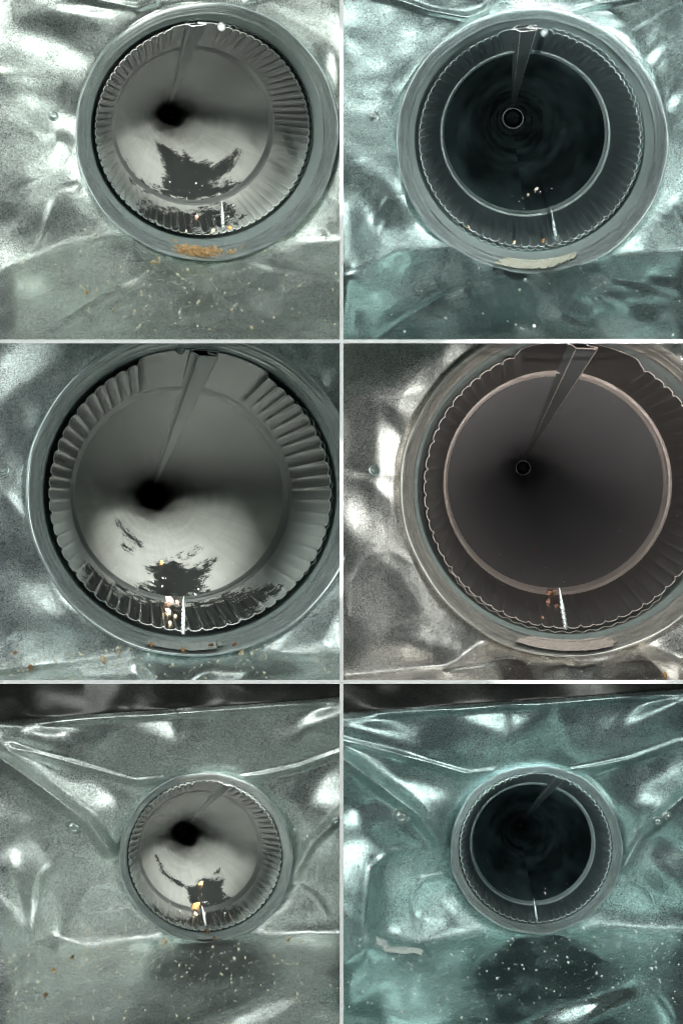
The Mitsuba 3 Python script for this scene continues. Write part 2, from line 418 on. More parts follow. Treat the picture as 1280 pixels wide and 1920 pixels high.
# ---------------------------------------------------------------- sheet metal boots
# control points (u, v, relief towards the camera), header line, floor line, ridges (points, width, height), dents (u, v, su, sv, turn, height)
BOOT = {}
far_pts = [(0, 0, 60), (300, 0, 60), (637, 0, 60), (0, 40, 90), (637, 8, 90),
           (0, 68, 205), (200, 52, 190), (400, 40, 190), (637, 20, 205), (0, 85, 200), (200, 70, 175), (400, 60, 170), (637, 40, 190),
           (0, 108, 150), (150, 148, 60), (270, 170, 8), (440, 164, 8), (500, 155, 30), (637, 110, 110), (320, 100, 95), (500, 90, 110), (150, 105, 120),
           (0, 140, 225), (75, 195, 140), (145, 250, 75), (200, 335, 4), (0, 200, 180), (30, 240, 140), (100, 180, 95), (180, 200, 30),
           (0, 300, 190), (55, 350, 110), (42, 470, 120), (85, 350, 45), (85, 470, 45), (150, 420, 22), (200, 450, 8),
           (0, 525, 225), (60, 492, 110), (150, 498, 45), (280, 474, 6),
           (365, 478, 2), (420, 470, 4), (520, 468, 18), (637, 470, 45),
           (0, 637, 330), (200, 637, 325), (320, 637, 322), (637, 637, 325), (365, 560, 160), (560, 560, 210),
           (637, 215, 135), (565, 285, 60), (527, 350, 4), (637, 330, 90), (600, 400, 18), (637, 440, 30), (637, 160, 105), (560, 200, 30)]
far_header = [(-40, 100), (0, 108), (150, 148), (270, 170), (365, 176), (440, 164), (500, 155), (637, 110), (700, 90)]
far_floor = [(-40, 535), (0, 525), (60, 492), (150, 498), (280, 474), (365, 470), (420, 470), (520, 468), (637, 470), (700, 472)]
BOOT[5] = dict(top=[(-40, 62), (0, 58), (200, 43), (400, 31), (700, 8)], pts=far_pts, header=far_header, floor=far_floor,
               ridges=[([(-30, 120), (0, 140), (75, 195), (145, 250), (185, 300)], 10, 38), ([(-30, 64), (0, 66), (200, 51), (400, 39), (670, 18)], 5, 14),
                       ([(50, 520), (45, 440), (55, 350), (90, 318), (150, 312)], 5, 4), ([(55, 480), (90, 500), (150, 500)], 6, 8), ([(138, 440), (130, 400), (150, 368), (190, 362), (215, 380)], 4, 3),
                       ([(0, 108), (150, 148), (235, 172), (285, 166)], 4, 15), ([(430, 165), (470, 160), (540, 145), (637, 110)], 4, 15),
                       ([(515, 382), (545, 370), (575, 390), (590, 420)], 4, 3), ([(645, 210), (565, 285), (530, 345)], 9, 16)],
               dents=[(50, 245, 26, 20, 0, 10), (145, 290, 20, 12, .6, 9), (195, 208, 40, 14, .2, 9), (550, 320, 14, 30, .5, 8), (190, 100, 40, 40, 0, -10), (510, 105, 40, 30, 0, -9), (350, 110, 80, 40, 0, 6),
                      (300, 105, 16, 14, 0, 5), (370, 108, 20, 16, 0, 5), (440, 100, 22, 14, .3, 5)])


# spots where the sheet leans towards a lamp (+1) or away from all of them (-1): u, v, half-widths, turn
LEANS = {
    0: [(25, 105, 42, 24, .4, 1), (92, 255, 38, 15, .5, 1), (545, 26, 40, 12, .4, 1), (612, 45, 26, 26, .7, 1), (622, 125, 14, 40, 0, 1), (570, 560, 70, 40, .2, 1), (300, 545, 40, 30, .3, -1), (45, 165, 55, 22, .4, -1), (95, 40, 40, 24, .5, -1),
        (215, 478, 50, 24, -.4, -1), (280, 600, 70, 34, 0, -1), (100, 420, 60, 40, 0, -1), (540, 470, 55, 14, .3, -1), (250, 6, 80, 10, 0, -1)],
    1: [(62, 280, 56, 14, .1, 1), (92, 92, 50, 26, .3, 1), (25, 30, 40, 24, .3, 1), (500, 40, 28, 12, .5, 1), (585, 105, 14, 24, .4, 1), (622, 190, 12, 20, 0, 1), (570, 590, 70, 34, .2, 1), (618, 350, 24, 60, 0, 1), (15, 560, 20, 70, 0, 1),
        (340, 2, 70, 10, 0, -1), (45, 185, 45, 26, 0, -1), (190, 512, 80, 40, -.3, -1), (300, 570, 60, 46, 0, -1), (420, 580, 50, 44, 0, -1), (150, 590, 60, 40, 0, -1), (590, 528, 34, 12, .2, -1), (90, 400, 30, 40, 0, -1), (40, 340, 40, 30, 0, -1)],
    2: [(570, 14, 24, 16, .6, 1), (58, 140, 20, 20, .4, 1), (28, 298, 26, 12, .6, 1), (50, 55, 50, 34, 0, 1), (150, 626, 70, 12, -.2, 1), (320, 622, 90, 16, 0, 1), (480, 622, 80, 14, 0, 1), (20, 130, 24, 34, 0, -1), (45, 420, 36, 50, 0, -1), (60, 540, 60, 44, 0, -1), (590, 550, 46, 34, -.5, -1), (160, 560, 40, 30, .6, -1), (612, 50, 20, 24, .5, 1)],
    3: [(75, 275, 38, 10, .75, 1), (25, 250, 20, 10, .2, 1), (60, 40, 70, 40, 0, 1), (30, 340, 30, 24, 0, 1), (40, 130, 30, 20, 0, -1), (70, 470, 60, 60, 0, -1), (60, 580, 60, 34, 0, -1), (200, 600, 60, 20, .3, -1), (560, 618, 60, 18, 0, -1), (370, 622, 50, 14, 0, -1), (615, 20, 24, 20, .6, 1)],
    4: [(75, 256, 30, 13, .2, 1), (168, 296, 22, 12, .8, 1), (190, 206, 46, 20, .2, 1), (530, 110, 34, 26, 0, 1), (80, 98, 50, 12, -.1, 1), (582, 322, 15, 36, .5, 1), (20, 590, 36, 30, 0, 1), (340, 590, 90, 46, 0, 1), (560, 580, 80, 46, 0, 1), (120, 560, 60, 30, 0, -1), (115, 200, 50, 9, .65, -1),
        (180, 400, 60, 44, 0, -1), (250, 460, 44, 20, 0, -1), (545, 452, 60, 20, 0, -1), (380, 72, 40, 12, 0, -1), (350, 120, 70, 30, 0, -1), (560, 190, 40, 30, 0, 1), (35, 330, 36, 24, 0, 1), (60, 450, 16, 60, 0, 1)],
    5: [(50, 245, 30, 18, 0, 1), (145, 286, 22, 13, .7, 1), (190, 206, 46, 18, .2, 1), (545, 318, 15, 36, .5, 1), (185, 100, 34, 34, 0, 1), (512, 104, 34, 30, 0, 1), (340, 105, 110, 44, 0, -1), (130, 420, 70, 50, 0, -1), (190, 390, 40, 34, 0, -1), (560, 420, 50, 36, 0, -1),
        (590, 440, 50, 24, 0, -1), (95, 200, 50, 8, .65, -1), (340, 540, 90, 40, 0, -1), (20, 560, 30, 50, 0, 1), (330, 610, 100, 20, 0, 1), (520, 570, 50, 30, 0, -1), (170, 560, 50, 30, 0, -1), (560, 190, 50, 34, 0, 1), (30, 330, 40, 40, 0, 1), (610, 330, 20, 24, 0, 1)]}
LAMPS = [np.array(q) for q in ((-2.15, -1.15, .75), (2.1, -1.2, .35), (.1, -1.0, 1.7))]
DARK = np.array([.0, -.9, -.55])


def lean(H, X, Y, c, u, v, su, sv, t, sign):
    iu, iv = int((u + 50) / 2), int((v + 50) / 2)
    gu, gv = (H[iv, iu + 2] - H[iv, iu - 2]) / 8, (H[iv + 2, iu] - H[iv - 2, iu]) / 8
    s = F / DR
    d = DR - H[iv, iu] / s
    p = P(c['ox'] + u, c['oy'] + v, d)
    pu, pv, pd = np.array([U * d, 0, 0]), np.array([0, 0, -U * d]), p / d
    best = None
    for q in (LAMPS if sign > 0 else [p + DARK, p + DARK * [0, 1, 0] + [-.9, 0, -.5], p + DARK * [0, 1, 0] + [.9, 0, -.6]]):
        n = (q - p) / np.linalg.norm(q - p) - p / np.linalg.norm(p)
        hu, hv = (n @ pu) / (n @ pd) * s, (n @ pv) / (n @ pd) * s
        m = (.55 if c['n'] < 4 else .45) if sign > 0 else .40
        a, b = np.clip(hu - gu, -m, m), np.clip(hv - gv, -m, m)
        if best is None or math.hypot(a, b) < math.hypot(*best):
            best = a, b
    x, y = (X - u) * math.cos(t) + (Y - v) * math.sin(t), -(X - u) * math.sin(t) + (Y - v) * math.cos(t)
    return H + (best[0] * (X - u) + best[1] * (Y - v)) * np.exp(-((x / su) ** 2 + (y / sv) ** 2) / (1.5 if min(su, sv) < 17 else 3.4))


def shifted(b, dx, dy):
    s = lambda pts: [(x + dx, y + dy, *r) for x, y, *r in pts]
    return dict(top=s(b.get('top', [(-900, -90), (1900, -90)])), pts=s(b['pts']), header=s(b['header']), floor=s(b['floor']), ridges=[(s(p), w, h) for p, w, h in b['ridges']], dents=s(b['dents']))


BOOT[4] = shifted(BOOT[5], 20, 14)
near_pts = [(0, -30, 120), (300, -30, 90), (637, -30, 120), (0, 0, 120), (100, 0, 90), (160, 18, 70), (240, 36, 25), (262, 22, 10), (455, 18, 8), (560, 0, 40), (637, -5, 80),
            (0, 60, 150), (60, 100, 120), (130, 100, 40), (0, 190, 200), (60, 225, 90), (105, 270, 5), (30, 150, 150), (637, 100, 40), (560, 60, 18), (637, 240, 10),
            (0, 300, 150), (60, 330, 50), (0, 430, 80), (60, 430, 40), (130, 400, 12), (0, 520, 70), (110, 470, 26), (220, 462, 12), (160, 440, 20),
            (357, 520, 0), (300, 505, 4), (440, 505, 6), (520, 480, 8), (637, 470, 30), (600, 350, 4),
            (0, 637, 260), (150, 637, 225), (300, 637, 230), (430, 637, 218), (637, 637, 235), (357, 580, 110), (500, 560, 80), (637, 550, 110), (240, 560, 95), (120, 560, 120)]
near_header = [(-40, -20), (60, -10), (100, 0), (160, 18), (240, 36), (262, 22), (357, 10), (455, 18), (560, 0), (700, -25)]
near_floor = [(-40, 535), (0, 520), (110, 470), (220, 462), (300, 500), (357, 516), (440, 505), (520, 480), (637, 470), (700, 465)]
BOOT[1] = dict(pts=near_pts, header=near_header, floor=near_floor,
               ridges=[([(60, -8), (110, 0), (165, 20), (235, 32), (268, 20), (276, 8)], 5, 9), ([(440, 18), (480, 8), (560, -8)], 5, 8), ([(50, 478), (70, 420), (85, 375), (120, 366)], 7, 2.5),
                       ([(300, 505), (180, 560), (60, 637)], 6, 7), ([(350, 520), (400, 580), (520, 637)], 6, 6), ([(440, 506), (560, 530), (660, 570)], 6, 6)],
               dents=[(40, 270, 40, 16, .25, 12), (85, 90, 40, 26, .5, -14), (30, 60, 40, 30, 0, 10), (500, 50, 30, 16, .6, 8), (600, 120, 14, 30, 0, 8), (620, 190, 12, 20, 0, 7), (590, 400, 30, 50, 0, 10), (550, 600, 60, 30, 0, 14), (200, 600, 50, 30, .5, -10)])
BOOT[0] = shifted(BOOT[1], 24, -18)
BOOT[0]['dents'] += [(20, 100, 30, 14, .5, 12)]
close_pts = [(0, -30, 110), (150, -30, 60), (637, -30, 60), (0, 0, 110), (120, 40, 40), (0, 100, 100), (60, 150, 30), (0, 230, 90), (40, 240, 40), (0, 300, 100), (45, 330, 8), (637, -5, 60), (600, 40, 10),
             (0, 400, 60), (40, 430, 22), (0, 540, 30), (100, 540, 12), (0, 628, 60), (120, 612, 30), (250, 592, 16), (355, 598, 2), (430, 588, 10), (520, 590, 60), (637, 600, 130),
             (0, 660, 245), (320, 660, 140), (637, 660, 190), (637, 500, 30), (600, 560, 60), (200, 560, 14), (320, 637, 85)]
close_header = [(-40, -40), (700, -40)]
close_floor = [(-40, 635), (0, 628), (120, 612), (250, 592), (355, 598), (430, 588), (520, 590), (637, 600), (700, 605)]
BOOT[2] = dict(pts=close_pts, header=close_header, floor=close_floor, ridges=[([(0, 636), (120, 612), (250, 590)], 5, 4), ([(430, 590), (637, 602)], 5, 4)],
               dents=[(30, 295, 20, 10, .6, 9), (60, 130, 20, 30, .3, 8), (20, 40, 60, 30, 0, 9), (580, 20, 20, 14, .6, 8), (60, 480, 50, 40, 0, -8)])
BOOT[3] = shifted(BOOT[2], 64, 4)
BOOT[3]['pts'] = [p for p in BOOT[3]['pts'] if p[0] < 300] + [(0, 0, 120), (0, 100, 130), (0, 230, 130), (0, 300, 130), (0, 430, 60), (0, 540, 34), (0, 637, 60), (440, 602, 2), (500, 598, 8), (637, 600, 60), (637, -30, 60), (640, 520, 20), (320, 664, 150), (637, 664, 190), (380, 640, 80)]
BOOT[3]['floor'] = [(-40, 640), (60, 632), (180, 616), (310, 596), (430, 600), (500, 598), (637, 600), (700, 600)]
BOOT[3]['ridges'] = [([(20, 520), (22, 450), (50, 400), (90, 390), (125, 410)], 7, 3), ([(64, 640), (184, 616), (310, 596)], 5, 4)]
BOOT[3]['dents'] = [(65, 270, 34, 10, .75, 11), (60, 30, 50, 30, 0, 9), (40, 110, 60, 40, 0, -9), (80, 490, 50, 40, 0, 10), (560, 10, 20, 14, .6, 8)]


def relief_field(c):
    """Relief of the sheet on a raster over the opening; returns a function (u, v) -> depth."""
    b = BOOT[c['n']]
    ang = np.linspace(0, 2 * np.pi, 48, endpoint=False)
    rr = c['r'] + 3
    fl = np.array(b['floor'], float)
    def ease(p):                          # walls and header lean in gently, the floor runs out towards the camera
        f = np.clip((p[1] - np.interp(p[0], fl[:, 0], fl[:, 1]) + 10) / 40, 0, 1)
        return (p[0], p[1], p[2] * (f + (1 - f) * (.20 if c['n'] < 4 else .48)))
    pts = [ease(p) for p in b['pts']] + [(c['c0'][0] + rr * k * math.sin(a), c['c0'][1] - rr * k * ASP * math.cos(a), 0 if k == 1 else -30) for a in ang for k in (1, .8)]
    pts = [p for p in pts if math.hypot(p[0] - c['c0'][0], p[1] - c['c0'][1]) > c['r'] * .99 or p[2] <= 0]
    lo, hi = np.min([p[:2] for p in pts], 0) + 30, np.max([p[:2] for p in pts], 0) - 30
    for u, v, h in list(pts):            # carry the slopes on past the last points
        if u < lo[0] or v < lo[1] or u > hi[0] or v > hi[1]:
            du, dv = u - c['c0'][0], v - c['c0'][1]
            dist = math.hypot(du, dv)
            pts.append((u + du / dist * 110, v + dv / dist * 110, min(h + h * 110 / max(dist - c['r'], 120), 380)))
    arr = np.array(pts, float)
    lin = LinearNDInterpolator(arr[:, :2], arr[:, 2])
    xs = np.arange(-50, 692, 2.0)
    X, Y = np.meshgrid(xs, xs)
    H = lin(X, Y)
    bad = np.isnan(H)
    H[bad] = NearestNDInterpolator(np.stack([X[~bad], Y[~bad]], 1), H[~bad])(np.stack([X[bad], Y[bad]], 1))
    H = gaussian_filter(H, 2.8 if c['n'] < 4 else 6.0)
    if c['n'] > 3:
        soft = gaussian_filter(H, (4, 16))
        k = 1 / (1 + np.exp((Y - (64 - .06 * X)) / 3))
        H = H * (1 - k) + soft * k
    for line, w, h in b['ridges']:
        dist = shapely.distance(LineString(line), shapely.points(X, Y))
        H += h * np.exp(-(dist / w) ** 2)
    for u, v, su, sv, t, h in b['dents'][:0]:
        x, y = (X - u) * math.cos(t) + (Y - v) * math.sin(t), -(X - u) * math.sin(t) + (Y - v) * math.cos(t)
        H += h * np.exp(-(x / su) ** 2 - (y / sv) ** 2)
    q = np.stack([X / 75, Y / 75, 0 * X + c['n'] * 3.3], -1)
    away = np.clip((np.hypot(X - c['c0'][0], Y - c['c0'][1]) - c['r']) / 40, 0, 1)
    H += away * (20 * (meshkit.fbm(q * .6, 2, 5) - .5) + 0.5 * (meshkit.fbm(q * 3, 2, 8) - .5))
    rs = np.random.default_rng(100 + c['n'])
    for k in range(34 if c['n'] < 2 else 16):
        a = math.pi + rs.normal(0, .75 if c['n'] < 2 else 1.1)
        r0, r1 = c['r'] * rs.uniform(1.0, 1.25), c['r'] * rs.uniform(1.3, 2.0)
        b2 = a + rs.normal(0, .10)
        line = LineString([(c['c0'][0] + q * math.sin(t), c['c0'][1] - q * math.cos(t)) for q, t in ((r0, a), ((r0 + r1) / 2, (a + b2) / 2 + rs.normal(0, .02)), (r1, b2))])
        x0, y0, x1, y1 = line.buffer(8).bounds
        sub = np.s_[max(int((y0 + 50) / 2), 0):max(int((y1 + 50) / 2), 0), max(int((x0 + 50) / 2), 0):max(int((x1 + 50) / 2), 0)]
        if H[sub].size:
            H[sub] += rs.choice([-1, 1]) * rs.uniform(.5, 1.3) * np.exp(-(shapely.distance(line, shapely.points(X[sub], Y[sub])) / 2.6) ** 2)
    for a in LEANS[c['n']]:
        H = lean(H, X, Y, c, *a)
    H = gaussian_filter(H, 1.7)

    H = spline_filter(H, order=3)

    def depth(u, v):
        h = map_coordinates(H, [(np.atleast_1d(v).astype(float) + 50) / 2, (np.atleast_1d(u).astype(float) + 50) / 2], order=3, mode='nearest', prefilter=False)
        h = DR - h / (F / DR)
        return h if np.ndim(u) else float(h[0])
    return depth


WHERE = ['top left', 'top right', 'middle left', 'middle right', 'bottom left', 'bottom right']
for c in CELLS:
    i = c['n']
    key = 'duct_boot' + NAMES[i]
    c['depth'] = relief_field(c)
    b = BOOT[i]
    x0, y0, x1, y1 = c['box']
    cu, cv = c['c0']
    nt, nr = 720, 96
    th = np.linspace(-np.pi, np.pi, nt, endpoint=False)
    dx, dy = np.sin(th), -np.cos(th) * ASP
    with np.errstate(divide='ignore', invalid='ignore'):
        tx = np.where(dx > 1e-9, (x1 - cu) / dx, np.where(dx < -1e-9, (x0 - cu) / dx, 1e9))
        ty = np.where(dy > 1e-9, (y1 - cv) / dy, np.where(dy < -1e-9, (y0 - cv) / dy, 1e9))
    far = np.minimum(tx, ty)
    cut = far < c['r'] - 2
    far = np.maximum(far, c['r'] - 1.5)
    t = np.linspace(0, 1, nr)[:, None]
    rad = (c['r'] - 2) * (1 - t) + far[None] * t
    uu, vv = cu + rad * dx, cv + rad * dy
    uu, vv = np.clip(uu, x0, x1), np.clip(vv, y0, y1)
    v = P(uu + c['ox'], vv + c['oy'], c['depth'](uu, vv))
    nrm = np.cross(np.roll(v, -1, 1) - np.roll(v, 1, 1), np.gradient(v, axis=0))
    nrm /= np.linalg.norm(nrm, axis=-1, keepdims=True) + 1e-30
    nrm *= np.where((nrm * v).sum(-1, keepdims=True) > 0, -1, 1)
    f = grid_faces(nr, nt, wrap=True)
    flat = v.reshape(-1, 3)
    area = np.linalg.norm(np.cross(flat[f[:, 1]] - flat[f[:, 0]], flat[f[:, 2]] - flat[f[:, 0]]), axis=1)
    f = f[area > 1e-12]
    fu, fv = uu.reshape(-1)[f].mean(1), vv.reshape(-1)[f].mean(1)
    hd, fl = np.array(b['header'], float), np.array(b['floor'], float)
    is_h = fv < np.interp(fu, hd[:, 0], hd[:, 1])
    is_f = (fv > np.interp(fu, fl[:, 0], fl[:, 1])) & ~is_h
    adj = trimesh.graph.face_adjacency(f)
    hi = np.array(b.get('top', [(-90, -90), (900, -90)]), float)
    is_t = fv < np.interp(fu, hi[:, 0], hi[:, 1])
    lab = np.where(is_t, 4, 0) + np.where(is_t, 0, 1) * np.where(is_h, 0, np.where(is_f, 1, np.where(fu < cu, 2, 3)))
    for _ in range(3):                   # stray slivers go to the panel next to them
        same = adj[lab[adj[:, 0]] == lab[adj[:, 1]]]
        comp = trimesh.graph.connected_component_labels(same, node_count=len(f))
        size = np.bincount(comp)
        for k in range(4):
            ids = np.unique(comp[lab == k])
            for x in ids[np.argsort(-size[ids])][1:]:
                edge = adj[(comp[adj] == x).sum(1) == 1]
                if len(edge):
                    o = np.where(comp[edge[:, 0]] == x, edge[:, 1], edge[:, 0])
                    lab[comp == x] = np.bincount(lab[o]).argmax()
    is_h, is_f, is_l, is_r, is_t = (lab == k for k in range(5))
    for nm, mask in (('header_panel', is_h), ('floor_panel', is_f), ('side_panel', is_l), ('side_panel_001', is_r), ('top_flange', is_t)):
        comp = trimesh.graph.connected_component_labels(adj[mask[adj].all(1)], node_count=len(f))
        for x in np.unique(comp[mask]):
            part = mask & (comp == x)
            if part.sum() < 20:
                continue
            ids, inv = np.unique(f[part], return_inverse=True)
            mat = 'dark_flange' if nm == 'top_flange' else f"floor_sheet_{c['tint']}" if nm == 'floor_panel' else f"galvanised_{c['tint']}"
            shape(numbered(f'{key}__{nm.replace("_001", "")}'), flat[ids], inv.reshape(-1, 3), mat, normals=nrm.reshape(-1, 3)[ids])
    # collar: rolled rim, then a sleeve that runs back round the pipe and closes on it
    R, Rp = c['Rr'], c['Rp']
    k = R / 320
    ri = c['rs'] * (DR + .035) / 1.0
    prof = [(DR + .01, R + 3 * k), (DR - .006, R + 2 * k), (DR - .014, R - 1 * k), (DR - .016, R - 5 * k), (DR - .010, R - 9 * k), (DR - .004, R - 10.5 * k), (DR - .001, R - 11 * k), (DR + .002, R - 9.5 * k), (DR + .006, R - 9.3 * k), (DR + .009, R - 12.4 * k), (DR + .012, R - 13 * k), (DR + .016, R - 11.6 * k), (DR + .022, R - 11.4 * k), (DR + .026, R - 13.6 * k),
            (DR + .029, R - 14 * k), (DR + .033, R - 12.8 * k), (DR + .040, R - 13 * k), (DR + .043, R - 16 * k), (DR + .047, R - 16.4 * k), (DR + .051, R - 15 * k), (DR + .060, R - 15 * k)]
    profile_rev(f'{key}__collar', c, prof, 'collar_zinc_warm' if i == 3 else 'collar_zinc', wob=lambda p, d: 1.2 * np.sin(5 * p + i) + .8 * np.sin(13 * p))
    prof = [(DR + .0605, R - 15 * k), (DR + .10, R - 15 * k), (c['db'] * .9, R - 15 * k), (c['db'] * .97, R - 18 * k), (c['db'], Rp * 1.012)]
    profile_rev(f'{key}__sleeve', c, prof, 'sleeve_zinc')
    for nm in ('collar', 'sleeve'):
        pass

# ---------------------------------------------------------------- round ducts
for c in CELLS:
    i = c['n']
    key = 'round_duct' + NAMES[i]
    wallm = f'pipe_lit_{i}' if i in (0, 2, 4) else 'pipe_warm' if i == 3 else 'pipe_clean'
    fn = lambda p, d: pipe_R(c, p, d)
    dc, db, de = c['dc'], c['db'], c['de']
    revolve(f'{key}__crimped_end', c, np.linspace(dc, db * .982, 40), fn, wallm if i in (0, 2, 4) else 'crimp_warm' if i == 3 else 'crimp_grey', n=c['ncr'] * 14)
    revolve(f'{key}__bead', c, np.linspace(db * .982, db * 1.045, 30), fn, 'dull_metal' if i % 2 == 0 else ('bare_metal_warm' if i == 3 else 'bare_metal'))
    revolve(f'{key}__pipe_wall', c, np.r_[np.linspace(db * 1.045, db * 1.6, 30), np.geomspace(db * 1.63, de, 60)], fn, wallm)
    # the cut edge of the sheet, facing out
    th = 1.7 * dc
    phi = np.linspace(-np.pi, np.pi, c['ncr'] * 14 + 1)
    rr = fn(phi, np.full_like(phi, dc))
    v = np.concatenate([on_axis(c, phi, dc + 0 * phi, rr), on_axis(c, phi, dc - .002 + 0 * phi, rr + th * .5), on_axis(c, phi, dc + 0 * phi, rr + th), on_axis(c, phi, dc + .010 + 0 * phi, rr + th)])
    shape(f'{key}__cut_edge', v, grid_faces(4, len(phi)), 'bare_metal_warm' if i == 3 else 'bare_metal', smooth=40)
    # far coupling: a step in, a short sleeve and a shut end
    Rp = c['Rp']
    prof = [(de, Rp), (de * 1.002, Rp * .97), (de * 1.004, Rp * .93), (de * 1.012, Rp * .90), (de * 1.03, Rp * .92)]
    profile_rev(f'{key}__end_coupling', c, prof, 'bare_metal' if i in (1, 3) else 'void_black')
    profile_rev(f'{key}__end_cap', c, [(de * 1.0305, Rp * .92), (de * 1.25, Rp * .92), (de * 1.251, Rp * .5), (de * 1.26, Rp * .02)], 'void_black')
    # folded lock seam along the top
    w = c['sw'] * dc
    g = w / 30.0
    path = np.array([(-17, -.5), (-12, 0.5), (-8, 4.5), (-5, 7.5), (20, 4.2), (22.5, 3), (22, .6), (9, -.6), (7, -3.5), (8, -6), (21, -8.5), (22.5, -11), (20, -13), (-8, -10.5), (-11, -8), (-16, -5)], float) * g * [1, .62]
    s0 = c['seam']
    ds = np.r_[np.linspace(dc - .004, db, 12), np.geomspace(db * 1.05, de * .98, 30)]
    left = path
    tang = np.gradient(path, axis=0)
    tang /= np.linalg.norm(tang, axis=1, keepdims=True)
    off = np.stack([tang[:, 1], -tang[:, 0]], 1) * .75 * g
    loop = np.vstack([path + off, (path - off)[::-1]])
    dd, _ = np.meshgrid(ds, np.arange(len(loop)), indexing='ij')
    R0 = Rp * 1.0
    pp = s0 + np.repeat(loop[None, :, 0], len(ds), 0) / R0
    rr = R0 - np.repeat(loop[None, :, 1], len(ds), 0)
    v = on_axis(c, pp, dd, rr).reshape(-1, 3)
    m = len(loop)
    f = grid_faces(len(ds), m, wrap=True)
    h = len(path)
    cap = []
    for a in range(h - 1):
        q = [a, a + 1, m - 2 - a, m - 1 - a]
        cap += [[q[0], q[1], q[2]], [q[0], q[2], q[3]]]
    shape(f'{key}__lock_seam', v, f, 'dull_metal' if i in (0, 2, 4) else 'seam_zinc', smooth=30)
    for tt, nn in ((-5.5, 5.1), (21.8, 2.4)):  # thin tubes added as highlight lines along the seam's folded edges
        a = np.linspace(0, 2 * np.pi, 6, endpoint=False)
        dd2, aa = np.meshgrid(ds, a, indexing='ij')
        q = on_axis(c, s0 + (tt * g + np.cos(aa) * .9 * g) / R0, dd2, R0 - (nn * g + np.sin(aa) * .9 * g))
        shape(numbered(f'{key}__seam_highlight'), q.reshape(-1, 3), grid_faces(len(ds), 6, wrap=True), 'dull_metal' if i in (0, 2, 4) else 'bare_metal_warm' if i == 3 else 'bare_metal', smooth=True)
    v2 = v[:m] + np.array([0, -.00005, 0])
    shape(f'{key}__seam_edge', v2, np.array(cap), 'bare_metal_warm' if i == 3 else 'bare_metal', smooth=False)


# ---------------------------------------------------------------- small parts and debris
rng = np.random.default_rng(7)
ICO1, ICO0 = trimesh.creation.icosphere(subdivisions=2, radius=1.0), trimesh.creation.icosahedron()


def unit(x):
    return x / np.linalg.norm(x, axis=-1, keepdims=True)


def on_panel(c, u, v, lift=0.0):
    """Point on the sheet, its normal and its depth; u, v may be arrays."""
    d = c['depth'](u, v)
    p = P(c['ox'] + u, c['oy'] + v, d)
    n = unit(np.cross(P(c['ox'] + u + 3, c['oy'] + v, c['depth'](u + 3, v)) - p, P(c['ox'] + u, c['oy'] + v + 3, c['depth'](u, v + 3)) - p))
    n = n * -np.sign((n * p).sum(-1, keepdims=True))
    return p + n * (lift * U * d)[..., None] if np.ndim(u) else p + n * lift * U * d, n, d


def on_pipe(c, u, v, lift=0.0):
    a, d = to_pipe(c, u, v)
    p, q = on_axis(c, a, d, pipe_R(c, a, d) - lift * d), on_axis(c, a, d, 0 * d)
    return p, unit(q - p), d


def on_collar(c, u, v, lift=0.0):
    """The point of the collar's wall seen at (u, v)."""
    R = c['Rr'] - 14 * c['Rr'] / 320
    u, v = np.asarray(u, float), np.asarray(v, float)
    d = np.full(u.shape, DR + .06)
    for t in np.linspace(DR + .06, DR - .02, 60):
        cu = c['vp'][0] + (c['c0'][0] - c['vp'][0]) * DR / t
        cv = c['vp'][1] + (c['c0'][1] - c['vp'][1]) * DR / t
        d = np.where(np.hypot(u - cu, (v - cv) / ASP) * t >= R, t, d)
    cu = c['vp'][0] + (c['c0'][0] - c['vp'][0]) * DR / d
    cv = c['vp'][1] + (c['c0'][1] - c['vp'][1]) * DR / d
    a = np.arctan2(u - cu, -(v - cv) / ASP)
    p, q = on_axis(c, a, d, R - lift * d), on_axis(c, a, d, 0 * d)
    return p, unit(q - p), d


def frame(n):
    a = np.cross(n, [0.3, 0.1, 1.0])
    a /= np.linalg.norm(a)
    return np.stack([a, np.cross(n, a), n], 1)


def lump(p, size, seed, squash=.7, base=ICO1):
    v = base.vertices.copy()
    v = v * (.55 + .9 * meshkit.fbm(v * 1.6 + seed * 3.7, 3, seed))[:, None]
    r = np.random.default_rng(seed)
    q, _ = np.linalg.qr(r.normal(size=(3, 3)))
    v = (v * [1.25, .9, squash]) @ q
    return v * size + p, base.faces


def lathe(p, n, prof, k=28, twist=None):
    prof = np.array(prof, float)
    a = np.linspace(0, 2 * np.pi, k, endpoint=False)
    r = np.repeat(prof[:, :1], k, 1)
    if twist is not None:
        r = r * twist(np.repeat(prof[:, 1:2], k, 1), a[None])
    loc = np.stack([r * np.cos(a), r * np.sin(a), np.repeat(prof[:, 1:2], k, 1)], -1).reshape(-1, 3)
    return loc @ frame(n).T + p, grid_faces(len(prof), k, wrap=True)


# rivets and screw heads fixed to the boots
RIVETS = {0: [(100, 217, 9)], 1: [(60, 218, 10)], 2: [(5, 240, 11)], 3: [(62, 242, 10)], 4: [(140, 270, 17), (632, 262, 11), (574, 291, 5), (552, 277, 4)], 5: [(112, 250, 17), (609, 251, 10), (592, 260, 9), (549, 281, 5)]}
for i, rs in RIVETS.items():
    for u, v, r in rs:
        p, n, d = on_panel(CELLS[i], u, v)
        k = r * U * d
        prof = [(k * 1.15, -.3 * k), (k * 1.1, .12 * k), (k * .95, .2 * k), (k * .78, .12 * k), (k * .7, .1 * k), (k * .62, .32 * k), (k * .5, .42 * k), (k * .3, .40 * k), (k * .24, .30 * k), (0.001 * k, .28 * k)]
        vv, ff = lathe(p, n, prof)
        shape(numbered(f'duct_boot{NAMES[i]}__rivet'), vv, ff, f'rivet_zinc', smooth=35)
